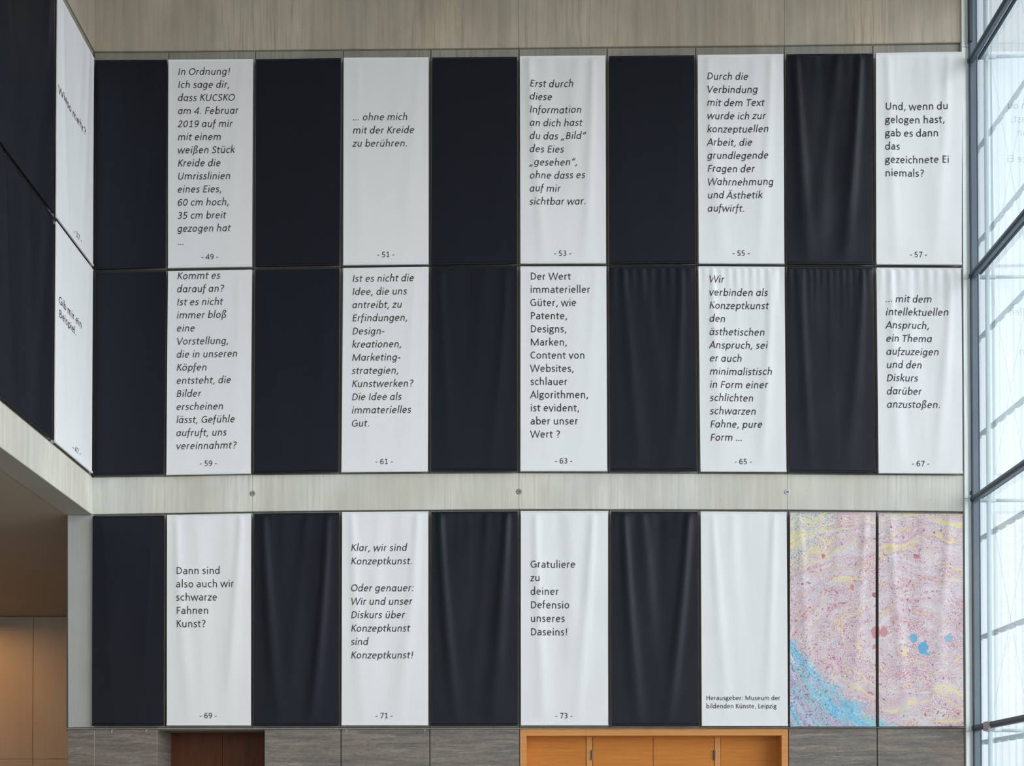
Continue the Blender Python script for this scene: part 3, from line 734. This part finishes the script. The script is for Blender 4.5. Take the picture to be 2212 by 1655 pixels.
GL = {
 'a': (479, [[(373, 0)] + [(373, 300)] + arc(235, 300, 138, 137, 0, 138), [(373, 262), (220, 256)] + arc(200, 144, 118, 114, 100, 265) + [(262, 42), (373, 120)]]),
 'b': (525, [[(115, 0), (115, 740)], ell(286, 233, 160, 204)]),
 'c': (423, [arc(258, 233, 170, 204, 50, 310)]),
 'd': (525, [[(410, 740), (410, 0)], ell(240, 233, 160, 204)]),
 'e': (498, [[(92, 250), (410, 250)] , arc(252, 233, 164, 204, 5, 312, 17)]),
 'f': (305, [[(108, 0), (108, 600)] + arc(212, 600, 104, 106, 180, 78), [(18, 428), (268, 428)]]),
 'g': (471, [ell(212, 312, 128, 125), [(285, 425), (450, 428)], cat([(115, 225), (88, 160), (130, 100), (230, 88), (340, 70), (398, 0), (380, -80), (300, -135), (200, -148), (95, -125), (60, -60), (85, 20), (140, 80)])]),
 'h': (525, [[(118, 0), (118, 740)], ARCH(118, 408)]),
 'i': (229, [[(115, 0), (115, 466)], dot(115, 625)]),
 'j': (239, [[(120, 466), (120, -80)] + arc(30, -80, 90, 90, 0, -80), dot(120, 625)]),
 'k': (455, [[(115, 0), (115, 740)], [(392, 466), (125, 222)], [(205, 296), (420, 0)]]),
 'l': (229, [[(115, 0), (115, 740)]]),
 'm': (799, [[(115, 0), (115, 466)], ARCH(115, 399), ARCH(399, 683)]),
 'n': (525, [[(118, 0), (118, 466)], ARCH(118, 408)]),
 'o': (527, [ell(263, 233, 172, 204)]),
 'p': (525, [[(115, -185), (115, 466)], ell(286, 233, 160, 204)]),
 'q': (525, [[(410, -185), (410, 466)], ell(240, 233, 160, 204)]),
 'r': (349, [[(118, 0), (118, 466)], [(118, 280)] + arc(248, 300, 130, 134, 172, 72)]),
 's': (391, [cat([(315, 408), (250, 434), (175, 434), (105, 395), (95, 330), (140, 275), (210, 240), (280, 200), (305, 135), (275, 65), (205, 30), (125, 32), (62, 62)])]),
 't': (335, [[(140, 580), (140, 130)] + arc(240, 130, 100, 98, 180, 285), [(22, 428), (310, 428)]]),
 'u': (525, [[(117, 466), (117, 173)] + arc(262, 173, 145, 144, 180, 360, 12), [(407, 466), (407, 0)]]),
 'v': (452, [[(42, 466), (226, 18), (410, 466)]]),
 'w': (715, [[(42, 466), (195, 18), (357, 440), (520, 18), (673, 466)]]),
 'x': (433, [[(45, 466), (388, 0)], [(388, 466), (45, 0)]]),
 'y': (453, [[(42, 466), (226, 10)], [(410, 466), (200, -100), (150, -145), (40, -150)]]),
 'z': (395, [[(48, 428), (335, 428), (58, 38), (350, 38)]]),
 '\u00df': (527, [[(115, 0), (115, 570)] + arc(245, 570, 130, 135, 180, 10) + cat([(370, 560), (290, 450), (265, 400), (300, 330), (400, 230), (430, 140), (370, 50), (280, 28), (205, 40)])]),
 'A': (579, [[(30, 0), (290, 625), (549, 0)], [(115, 205), (465, 205)]]),
 'B': (544, [[(130, 0), (130, 644)], [(130, 606), (270, 606)] + arc(270, 474, 130, 132, 90, -90) + [(130, 342)], [(270, 342), (290, 342)] + arc(290, 190, 152, 152, 90, -90) + [(130, 38)]]),
 'C': (533, [arc(312, 322, 230, 286, 52, 308)]),
 'D': (615, [[(130, 0), (130, 644)], [(130, 606), (250, 606)] + arc(250, 322, 275, 284, 90, -90, 14) + [(130, 38)]]),
 'E': (488, [[(130, 0), (130, 644)], [(130, 606), (430, 606)], [(130, 335), (400, 335)], [(130, 38), (430, 38)]]),
 'F': (459, [[(130, 0), (130, 644)], [(130, 606), (418, 606)], [(130, 325), (392, 325)]]),
 'G': (631, [arc(330, 322, 250, 286, 52, 312) + [(540, 80), (540, 312)], [(350, 312), (560, 312)]]),
 'H': (623, [[(130, 0), (130, 644)], [(493, 0), (493, 644)], [(130, 335), (493, 335)]]),
 'I': (252, [[(126, 0), (126, 644)]]),
 'K': (520, [[(130, 0), (130, 644)], [(462, 644), (140, 325)], [(218, 395), (490, 0)]]),
 'L': (420, [[(130, 644), (130, 0)], [(130, 38), (395, 38)]]),
 'M': (855, [[(122, 0), (122, 640)], [(128, 610), (427, 45), (727, 610)], [(733, 640), (733, 0)]]),
 'N': (646, [[(130, 0), (130, 644)], [(130, 620), (516, 24)], [(516, 0), (516, 644)]]),
 'O': (662, [ell(331, 322, 258, 290)]),
 'P': (517, [[(130, 0), (130, 644)], [(130, 606), (260, 606)] + arc(260, 455, 165, 151, 90, -90) + [(130, 304)]]),
 'R': (543, [[(130, 0), (130, 644)], [(130, 606), (260, 606)] + arc(260, 462, 150, 144, 90, -90) + [(130, 318)], [(300, 318), (480, 0)]]),
 'S': (459, [cat([(388, 560), (310, 604), (215, 606), (120, 565), (98, 475), (145, 390), (240, 330), (335, 270), (382, 185), (350, 85), (250, 36), (140, 40), (55, 82)])]),
 'T': (487, [[(20, 606), (467, 606)], [(243, 606), (243, 0)]]),
 'U': (642, [[(125, 644), (125, 225)] + arc(321, 225, 196, 195, 180, 360, 14) + [(517, 644)]]),
 'V': (567, [[(34, 644), (283, 18), (533, 644)]]),
 'W': (890, [[(34, 644), (232, 18), (445, 610), (658, 18), (856, 644)]]),
 'Z': (468, [[(50, 606), (415, 606), (50, 38), (425, 38)]]),
 '0': (507, [ell(253, 315, 170, 285)]),
 '1': (507, [[(95, 505), (268, 600), (268, 36)], [(95, 36), (430, 36)]]),
 '2': (507, [cat([(85, 535), (160, 585), (245, 598), (345, 560), (370, 455), (320, 330), (80, 50)]), [(75, 38), (430, 38)]]),
 '3': (507, [cat([(95, 565), (200, 598), (320, 570), (358, 470), (305, 365), (190, 330)]), cat([(190, 330), (330, 300), (390, 200), (345, 80), (220, 30), (75, 58)])]),
 '4': (507, [[(368, 0), (368, 600), (55, 180), (465, 180)]]),
 '5': (507, [[(395, 595), (135, 595), (122, 345)] + cat([(122, 345), (225, 355), (345, 320), (392, 215), (345, 85), (220, 32), (85, 52)])[1:]]),
 '6': (507, [cat([(395, 580), (290, 598), (175, 545), (105, 420), (90, 250), (92, 200)]), ell(254, 200, 162, 170)]),
 '7': (507, [[(72, 595), (428, 595), (195, 0)]]),
 '9': (507, [ell(252, 430, 162, 168), cat([(414, 440), (410, 300), (350, 120), (240, 42), (110, 45)])]),
 '.': (252, [dot(126, 45, 52)]), ',': (250, [[(158, 90), (75, -120)]]), ':': (267, [dot(134, 45, 52), dot(134, 400, 52)]),
 '!': (326, [[(163, 650), (163, 190)], dot(163, 42, 54)]), '-': (306, [[(40, 240), (266, 240)]]),
 '?': (463, [cat([(85, 590), (190, 612), (310, 590), (362, 500), (330, 400), (240, 320), (222, 250), (222, 175)]), dot(222, 42, 54)]),
 '\u2026': (690, [dot(126, 45, 50), dot(345, 45, 50), dot(564, 45, 50)]),
 '\u201e': (418, [[(150, 90), (72, -115)], [(300, 90), (222, -115)]]),
 '\u201c': (418, [[(105, 440), (185, 650)], [(255, 440), (335, 650)]]), ' ': (226, []),
}
IT = dict(GL)
IT['a'] = (514, [ell(238, 233, 158, 204), [(402, 466), (402, 0)]])
IT['g'] = (514, [ell(238, 233, 158, 204), [(402, 466), (402, -50)] + arc(240, -50, 162, 108, 0, -148)])
IT['f'] = (305, [[(118, -70), (118, 600)] + arc(222, 600, 104, 106, 180, 78), arc(20, -70, 98, 98, 0, -75), [(18, 428), (268, 428)]])
IT['\u00df'] = (527, [[(125, -70)] + GL['\u00df'][1][0][1:], arc(25, -70, 98, 98, 0, -75)])
for d_ in (GL, IT):
    d_['\u00e4'] = (d_['a'][0], d_['a'][1] + [dot(165, 620, 46), dot(335, 620, 46)])
    d_['\u00f6'] = (d_['o'][0], d_['o'][1] + [dot(178, 620, 46), dot(348, 620, 46)])
    d_['\u00fc'] = (d_['u'][0], d_['u'][1] + [dot(178, 620, 46), dot(348, 620, 46)])
    d_['\u00c4'] = (d_['A'][0], d_['A'][1] + [dot(205, 770, 46), dot(375, 770, 46)])

def ribbon(pts, closed, w=SWD):
    n = len(pts); L, R_ = [], []
    P = []
    for p in pts:
        if not P or math.hypot(p[0]-P[-1][0], p[1]-P[-1][1]) > 2: P.append(p)
    n = len(P)
    for i in range(n):
        a = P[i-1] if (i > 0 or closed) else None
        b = P[(i+1) % n] if (i < n-1 or closed) else None
        def dirn(p, q):
            l = math.hypot(q[0]-p[0], q[1]-p[1]) or 1; return ((q[0]-p[0])/l, (q[1]-p[1])/l)
        if a is None: d0 = d1 = dirn(P[i], b)
        elif b is None: d0 = d1 = dirn(a, P[i])
        else: d0, d1 = dirn(a, P[i]), dirn(P[i], b)
        n0 = (-d0[1], d0[0]); n1 = (-d1[1], d1[0])
        mx, my = n0[0]+n1[0], n0[1]+n1[1]; ml = math.hypot(mx, my) or 1; mx, my = mx/ml, my/ml
        s = 1/max(.38, mx*n0[0]+my*n0[1])
        L.append((P[i][0]+mx*s*w/2, P[i][1]+my*s*w/2)); R_.append((P[i][0]-mx*s*w/2, P[i][1]-my*s*w/2))
    V = L + R_
    F = [(i, n+i, n+(i+1) % n, (i+1) % n) for i in range(n if closed else n-1)]
    return V, F
GC = {}
def glyph(ch, italic):
    key = (ch, italic)
    if key in GC: return GC[key]
    adv, strokes = (IT if italic else GL)[ch]
    V, F = [], []
    for s in strokes:
        if isinstance(s, tuple) and s[0] == 'c': v, f = ribbon(s[1], True)
        elif isinstance(s, tuple) and s[0] == 'd':
            x, y, r = s[1]; v = [(x+r*math.cos(math.pi*(i+.5)/4), y+r*math.sin(math.pi*(i+.5)/4)) for i in range(8)]; f = [tuple(range(8))]
        else: v, f = ribbon(s, False)
        n = len(V); V += v; F += [tuple(i+n for i in q) for q in f]
    if italic: V = [(x + y*.165 - 20, y) for x, y in V]
    GC[key] = (adv, V, F)
    return GC[key]
def text_width(s, italic): return sum(glyph(c, italic)[0] for c in s)/1000

# ------------------------------------------------------------------ banners
class Cloth:
    """a hanging cloth: four world corners (tl,tr,br,bl), outward normal nrm"""
    def __init__(s, tl, tr, br, bl, nrm, seed, kind):
        s.c = [Vector(v) for v in (tl, tr, br, bl)]; s.n = Vector(nrm).normalized()
        s.w = ((s.c[1]-s.c[0]).length + (s.c[2]-s.c[3]).length)/2
        s.h = ((s.c[3]-s.c[0]).length + (s.c[2]-s.c[1]).length)/2
        rnd = random.Random(seed)
        s.f = []
        amp = {'flat': .004, 'soft': .013, 'deep': .038, 'drape': .017, 'crease': .016}[kind]
        # two drapes falling from near the upper corners towards the middle
        s.f.append((amp, rnd.uniform(.10, .17), rnd.uniform(.22, .36), .035, rnd.uniform(.06, .10), rnd.uniform(1.0, 1.6)))
        s.f.append((amp, rnd.uniform(.83, .90), rnd.uniform(.62, .78), .035, rnd.uniform(.06, .10), rnd.uniform(1.0, 1.6)))
        s.f.append((amp*.5, rnd.uniform(.3, .7), rnd.uniform(.3, .7), .05, .12, rnd.uniform(.7, 1.4)))
        s.f.append((-amp*.5, rnd.uniform(.4, .6), rnd.uniform(.4, .6), .10, .16, 1))
        s.g = (amp*.13 if kind != 'crease' else .009, rnd.randint(5, 9) if kind != 'crease' else rnd.randint(9, 13), rnd.uniform(0, 6))
        s.p = [(rnd.uniform(0, 6), rnd.uniform(3, 6), rnd.uniform(2, 5), amp*rnd.uniform(.05, .12)) for _ in range(3)]
        s.bow = rnd.uniform(-.35, .35)*.006
    def fold(s, u, v):
        h = 0
        for A, c0, c1, w0, w1, p in s.f:
            c = c0 + (c1-c0)*(v**p); w = w0 + (w1-w0)*v
            env = min(1, v/.03) * (1 - .75*v**3) * min(1, (1-v)/.04)
            h += A*math.exp(-((u-c)/w)**2)*env
        A, n, ph = s.g
        h += A*math.sin(n*2*math.pi*u+ph)*math.exp(-v/.10)*min(1, v/.012)
        for ph, fx, fy, A in s.p:
            h += A*math.sin(fx*u*2+ph+1.3*math.sin(fy*v*2))*math.sin(fy*v*3+ph)*min(1, (1-v)/.04)*min(1, v/.03)
        return h
    def at(s, u, v, off=0):
        a, b, c, d = s.c
        p = (a*(1-u)+b*u)*(1-v) + (d*(1-u)+c*u)*v
        side = s.bow*math.sin(math.pi*v)
        p = p + (b-a)*side
        return p + s.n*(s.fold(u, v)+off)
    def mesh(s, name, mat, parent, nx=40, ny=80, origin=None):
        V = [s.at(i/nx, j/ny) for j in range(ny+1) for i in range(nx+1)]
        F = [(j*(nx+1)+i, (j+1)*(nx+1)+i, (j+1)*(nx+1)+i+1, j*(nx+1)+i+1) for j in range(ny) for i in range(nx)]
        # turned edges
        loop = [j*(nx+1) for j in range(ny+1)] + [ny*(nx+1)+i for i in range(1, nx+1)] + [j*(nx+1)+nx for j in range(ny-1, -1, -1)] + [i for i in range(nx-1, 0, -1)]
        n0 = len(V); m = len(loop)
        for k in loop: V.append(V[k].copy())
        for k in loop: V.append(V[k] - s.n*.014)
        for k in range(m):
            F.append((n0+k, n0+m+k, n0+m+(k+1) % m, n0+(k+1) % m))
        o = link_mesh(name, V, F, mat, parent, True, origin=origin)
        return o
def uv_of(cl, P):
    a, b, c, d = cl.c
    v = max(0, min(1, (a.z-P.z)/(a.z-d.z)))
    for _ in range(4):
        l = a*(1-v)+d*v; r = b*(1-v)+c*v
        e = (r-l); u = (P-l).dot(e)/e.dot(e)
        tz = a.z*(1-u)+b.z*u; bz = d.z*(1-u)+c.z*u
        v = (tz-P.z)/(tz-bz)
    return u, v
def letter(cl, name, lines, em, italic, parent, origin, scale_x=1.0):
    """lines: list of (text, start point on the cloth plane); em in metres"""
    V, F = [], []
    for txt, P in lines:
        u0, v0 = uv_of(cl, P)
        x = 0
        for ch in txt:
            adv, gv, gf = glyph(ch, italic)
            n = len(V)
            for gx, gy in gv:
                u = u0 + (x+gx)/1000*em*scale_x/cl.w; v = v0 - gy/1000*em/cl.h
                V.append(cl.at(u, v, .0035))
            F += [tuple(n+i for i in q) for q in gf]
            x += adv
    o = link_mesh(name, V, F, M['ink'], parent, origin=origin)
    tag(o, kind='stuff')
    return o

YC = D - .072
PXM = YC/F_PX                                  # metres per picture unit at the cloths
rows = {
 1: [((205.9,130.4),(360.1,129.6),(356.4,577.6),(206.5,583.0)), ((363.9,129.3),(546.5,127.8),(544.2,576.4),(363,579.3)), ((553.4,128.4),(736,125.8),(732.8,572.7),(551.1,576.4)),
     ((742.4,124.9),(925.9,124),(925.9,571.2),(741.5,573.2)), ((933.7,124.6),(1116.9,122.9),(1116.9,570),(931.7,573)), ((1123,121.7),(1307.8,120),(1309,568.9),(1124.4,569.8)),
     ((1315.4,121.7),(1499.8,119.7),(1501.5,568.9),(1316.5,570.6)), ((1507,118.9),(1692.2,117.4),(1694.2,570),(1509.3,569.5)), ((1698.8,117.7),(1884.9,116),(1884.6,571.8),(1700.6,570.9)),
     ((1892.1,114.8),(2078.8,112.5),(2077.3,572.4),(1893.3,571.5))],
 2: [((206.5,588.6),(358.4,586.2),(352.6,1024.1),(204.2,1027.6)), ((363,586),(544.2,582.8),(541.3,1023.5),(359.6,1026.4)), ((551.1,583.4),(732.8,580.2),(730.5,1020),(548.2,1024.1)),
     ((741.5,579.3),(925.9,576.7),(923.9,1018.9),(737.7,1020.3)), ((931.7,577),(1116.9,575.8),(1117.5,1018.3),(931.1,1018.3)), ((1124.4,575.8),(1309.6,575.5),(1311.6,1018),(1124.4,1018)),
     ((1316,576.1),(1501.5,575.5),(1505,1017.7),(1318.3,1018.3)), ((1508.7,575.5),(1694.5,576.7),(1698.8,1019.5),(1513.4,1018.9)), ((1700.6,577.3),(1884.6,577.9),(1891,1022.4),(1705.2,1020)),
     ((1893.3,578.4),(2076.7,579),(2079.6,1023.5),(1897.9,1022.4))],
 3: [((200.1,1115),(354.4,1113.5),(352.8,1568),(198.9,1568.3)), ((361,1112.6),(542.1,1109.7),(541.7,1567.7),(360.6,1567.7)), ((549.1,1109.7),(732.3,1107.4),(731.3,1568.6),(547.8,1568.6)),
     ((739.2,1106.3),(925,1105.1),(925.1,1567.4),(737.9,1567.4)), ((931.7,1105.7),(1118.3,1104.8),(1118.1,1568),(930.6,1568.3)), ((1125.3,1104.2),(1313.4,1104.2),(1313.7,1567.4),(1125.4,1567.4)),
     ((1320.3,1105.1),(1507.3,1105.4),(1509.4,1568.3),(1321.3,1568.6)), ((1513.7,1105.4),(1699.1,1106.6),(1702.1,1568.9),(1516.1,1568.9)), ((1707.2,1107.4),(1891.6,1107.4),(1891.9,1570),(1707,1570)),
     ((1897.9,1109.5),(2079.6,1110.9),(2081.5,1569.5),(1898.9,1570))],
}
el = '\u2026'
TXT = {   # (row, col): (italic, lines, (x,y) first baseline, (x,y) last baseline, number, (x0, baseline))
 (1,1): (1, ['In Ordnung!','Ich sage dir,','dass KUCSKO','am 4. Februar','2019 auf mir','mit einem','wei\u00dfen St\u00fcck','Kreide die','Umrisslinien','eines Eies,','60 cm hoch,','35 cm breit','gezogen hat',el], (384,162.5), (382.6,529.7), '49', (435,561)),
 (1,3): (1, [el+' ohne mich','mit der Kreide','zu ber\u00fchren.'], (761.5,260.5), (761.5,317.5), '51', (815,556)),
 (1,5): (1, ['Erst durch','diese','Information','an dich hast','du das \u201eBild\u201c','des Eies','\u201egesehen\u201c,','ohne dass es','auf mir','sichtbar war.'], (1143.6,188.5), (1143,442.8), '53', (1197.2,553.3)),
 (1,7): (1, ['Durch die','Verbindung','mit dem Text','wurde ich zur','konzeptuellen','Arbeit, die','grundlegende','Fragen der','Wahrnehmung','und \u00c4sthetik','aufwirft.'], (1525.8,172.8), (1527.6,457.6), '55', (1582.6,552.7)),
 (1,9): (0, ['Und, wenn du','gelogen hast,','gab es dann','das','gezeichnete Ei','niemals?'], (1911.2,238.1), (1911.2,381.7), '57', (1965.6,555.5)),
 (2,1): (1, ['Kommt es','darauf an?','Ist es nicht','immer blo\u00df','eine','Vorstellung,','die in unseren','K\u00f6pfen','entsteht, die','Bilder','erscheinen','l\u00e4sst, Gef\u00fchle','aufruft, uns','vereinnahmt?'], (382,603.8), (380,971.1), '59', (431.8,1007)),
 (2,3): (1, ['Ist es nicht die','Idee, die uns','antreibt, zu','Erfindungen,','Design-','kreationen,','Marketing-','strategien,','Kunstwerken?','Die Idee als','immaterielles','Gut.'], (760.5,609.5), (758.8,922), '61', (811.4,1003)),
 (2,5): (0, ['Der Wert','immaterieller','G\u00fcter, wie','Patente,','Designs,','Marken,','Content von','Websites,','schlauer','Algorithmen,','ist evident,','aber unser','Wert ?'], (1144.8,604.7), (1145.3,945.7), '63', (1199,1001.4)),
 (2,7): (1, ['Wir','verbinden als','Konzeptkunst','den','\u00e4sthetischen','Anspruch, sei','er auch','minimalistisch','in Form einer','schlichten','schwarzen','Fahne, pure','Form '+el], (1530.8,610.6), (1533.5,952.5), '65', (1587,1003)),
 (2,9): (1, [el+' mit dem','intellektuellen','Anspruch,','ein Thema','aufzuzeigen','und den','Diskurs','dar\u00fcber','anzusto\u00dfen.'], (1911.8,653.3), (1914.8,881.2), '67', (1970.2,1007.2)),
 (3,1): (0, ['Dann sind','also auch wir','schwarze','Fahnen','Kunst?'], (380.4,1240.9), (380.4,1355.5), '69', (431.5,1551.9)),
 (3,3): (1, ['Klar, wir sind','Konzeptkunst.','','Oder genauer:','Wir und unser','Diskurs \u00fcber','Konzeptkunst','sind','Konzeptkunst!'], (757.5,1191), (757.2,1423), '71', (811.3,1552)),
 (3,5): (0, ['Gratuliere','zu','deiner','Defensio','unseres','Daseins!'], (1145.4,1226.9), (1145.4,1373), '73', (1199.5,1552)),
 (3,7): (0, ['Herausgeber: Museum der','bildenden K\u00fcnste, Leipzig'], (1525.2,1512.6), (1525.2,1530.3), None, None),
}
LAB = {(1,1): 'white banner with italic text about drawing a chalk egg, page number 49', (1,3): 'white banner with three italic lines about chalk, page number 51',
 (1,5): 'white banner with ten italic lines about the seen egg, page number 53', (1,7): 'white banner with italic lines on perception and aesthetics, page number 55',
 (1,9): 'white banner with six upright lines asking about lying, page number 57, beside the window', (2,1): 'white banner packed with italic lines from top to bottom, page number 59',
 (2,3): 'white banner with twelve italic lines about the idea, page number 61', (2,5): 'white banner with thirteen upright lines about value, page number 63',
 (2,7): 'white banner with thirteen italic lines about concept art, page number 65', (2,9): 'white banner with nine italic lines beside the window, page number 67',
 (3,1): 'white banner with five upright lines asking about black flags, page number 69', (3,3): 'white banner with italic lines split by a gap, page number 71',
 (3,5): 'white banner with six upright lines of congratulation, page number 73', (3,7): 'blank white banner with only two small lines of imprint at its foot',
 (1,0): 'black banner in the top left corner, left of the chalk egg text banner', (1,2): 'black banner between the long chalk egg text and the three-line text in the top row', (1,4): 'black banner right of the three-line text banner in the top row',
 (1,6): 'black banner right of the white banner beginning Erst durch', (1,8): 'slate-tinted black banner with drapes, right of the white banner beginning Durch die',
 (2,0): 'black banner in the middle row touching the corner with the left wall', (2,2): 'black banner right of the white banner beginning Kommt es', (2,4): 'black banner right of the white banner beginning Ist es nicht die Idee',
 (2,6): 'black banner right of the upright text beginning Der Wert', (2,8): 'slate-tinted black banner right of the white banner beginning Wir verbinden',
 (3,0): 'black banner in the bottom row beside the bare concrete pier', (3,2): 'black banner with V-shaped drapes right of the banner beginning Dann sind', (3,4): 'black banner in the bottom row, left of the banner beginning Gratuliere',
 (3,6): 'deeply draped black banner above the oak doors, beside the nearly blank white banner', (3,8): 'marbled banner with a blue wedge in its lower left corner', (3,9): 'marbled pink banner with blue spots, next to the window edge'}
KIND = {(1,0):'soft',(1,1):'flat',(1,2):'flat',(1,3):'flat',(1,4):'flat',(1,5):'drape',(1,6):'flat',(1,7):'soft',(1,8):'deep',(1,9):'soft',
        (2,0):'flat',(2,1):'flat',(2,2):'flat',(2,3):'flat',(2,4):'soft',(2,5):'flat',(2,6):'crease',(2,7):'crease',(2,8):'crease',(2,9):'crease',
        (3,0):'flat',(3,1):'soft',(3,2):'deep',(3,3):'soft',(3,4):'deep',(3,5):'drape',(3,6):'deep',(3,7):'soft',(3,8):'soft',(3,9):'soft'}
EM_R, EM_I, EM_N, EM_S = 23.9, 23.3, 18.5, 14.7

def hem(cl, mat, parent, origin, v=1.0, r=.020, up=False):
    """rod pocket: a thin roll along an edge"""
    a = cl.at(0, v); b = cl.at(1, v)
    n = cl.n; zz_ = Vector((0, 0, 1)); V, F = [], []
    sgn = -1 if up else 1
    prof = [(0, 2.2), (.30, 1.9), (.65, 1.35), (.72, .6), (.55, .1), (.1, 0), (-.6, .1), (-.7, 1.0), (-.5, 2.0)]
    for P in (a, b):
        for q, w in prof:
            V.append(P + n*(q*r) + zz_*(w*r*sgn))
    k = len(prof)
    F = [(i, (i+1) % k, k+(i+1) % k, k+i) for i in range(k)] + [tuple(range(k)), tuple(range(k, 2*k))[::-1]]
    o = link_mesh('hem_top' if up else 'hem', V, F, mat, parent, origin=origin); fix_normals(o)
    return o

for (row, cols) in rows.items():
    for k, q in enumerate(cols):
        key = (row, k)
        white = k % 2 == 1
        art = row == 3 and k >= 8
        mat = M['marble'] if art else (M['white_cloth'] if white else M['black_cloth'])
        tl, tr_, br_, bl = [on_y(x, y, YC) for x, y in q]
        cl = Cloth(tl, tr_, br_, bl, (0, -1, 0), row*31+k*7, KIND[key])
        base = (bl+br_)/2
        t = empty('banner', base)
        tag(t, LAB[key], 'banner', 'marbled banners' if art else ('white text banners' if white else 'black banners'))
        cl.mesh('cloth', mat, t, origin=base)
        hem(cl, mat, t, base)
        hem(cl, mat, t, base, 0.0, .012, True)
        # brackets that carry the rods
        for s_, P0 in ((.04, tl), (-.04, tr_)):
            c = Vector((P0.x+s_, D, P0.z-.02))
            v, f = box_vf((c.x-.012, YC+.012, c.z-.02), (c.x+.012, D+.018, c.z+.0))
            link_mesh('bracket', v, f, M['metal_dark'], t, origin=c)
        if key in TXT:
            it, lines, p0, p1, num, pn = TXT[key]
            n = len(lines)
            em = (EM_I if it else EM_R) * PXM
            if key == (3, 7): em = EM_S*PXM
            ls = []
            for i, s_ in enumerate(lines):
                f_ = i/(n-1)
                ls.append((s_, on_y(p0[0]+(p1[0]-p0[0])*f_, p0[1]+(p1[1]-p0[1])*f_, YC)))
            letter(cl, 'lettering', ls, em, bool(it), t, base)
            if num:
                letter(cl, 'page_number', [('- '+num+' -', on_y(pn[0]-.6, pn[1], YC))], EM_N*PXM, False, t, base)

# banners of the left wall
XC = XL + .05
def left_banner(ya, yb, zt_, zb_, white, seed, kind, label, lines=None, num=None):
    """ya = end nearest the camera, yb = far end"""
    cl = Cloth((XC, ya, zt_), (XC, yb, zt_), (XC, yb, zb_), (XC, ya, zb_), (1, 0, 0), seed, kind)
    base = Vector((XC, (ya+yb)/2, zb_))
    t = empty('banner', base); tag(t, label, 'banner', 'banners of the left wall')
    mat = M['white_cloth'] if white else M['black_cloth']
    cl.mesh('cloth', mat, t, origin=base); hem(cl, mat, t, base); hem(cl, mat, t, base, 0.0, .012, True)
    for yy in (ya+.05, yb-.05):
        v, f = box_vf((XL-.018, yy-.012, zt_-.04), (XC-.012, yy+.012, zt_-.02)); link_mesh('bracket', v, f, M['metal_dark'], t, origin=(XC, yy, zt_))
    if lines: letter(cl, 'lettering', lines, EM_R*PXM, False, t, base)
    if num: letter(cl, 'page_number', [num], EM_N*PXM, False, t, base)
    return t
yw0 = on_x(121.8, 430, XC).y; yw1 = D - .14
zt1, zb1 = on_x(204.5, 128.6, XC).z, on_x(205, 581.0, XC).z
zt2, zb2 = on_x(205, 588.5, XC).z, on_x(203.5, 1026.5, XC).z
yd1 = on_x(115.3, 430, XC).y; yd0 = yd1 - 1.75
left_banner(yw0, yw1, zt1, zb1, True, 501, 'soft', 'white banner of the left wall in the upper row, page number 37',
            [('Wieso mehr?', Vector((XC, on_x(125.6, 199, XC).y, on_x(160, 254.2, XC).z)))],
            ('- 37 -', Vector((XC, on_x(159.3, 505, XC).y, on_x(172, 520.8, XC).z))))
left_banner(yw0, yw1, zt2, zb2, True, 502, 'flat', 'white banner of the left wall in the lower row, page number 47',
            [('Gib mir ein', Vector((XC, on_x(127.0, 655, XC).y, on_x(158, 690, XC).z))), ('Beispiel.', Vector((XC, on_x(127.2, 684, XC).y, on_x(158, 718.2, XC).z)))],
            ('- 47 -', Vector((XC, on_x(156.5, 972, XC).y, on_x(171, 983.5, XC).z))))
left_banner(yd0, yd1, zt1, zb1, False, 503, 'deep', 'black banner of the left wall in the upper row at the photo edge')
left_banner(yd0, yd1, zt2, zb2, False, 504, 'deep', 'black banner of the left wall in the lower row at the photo edge')
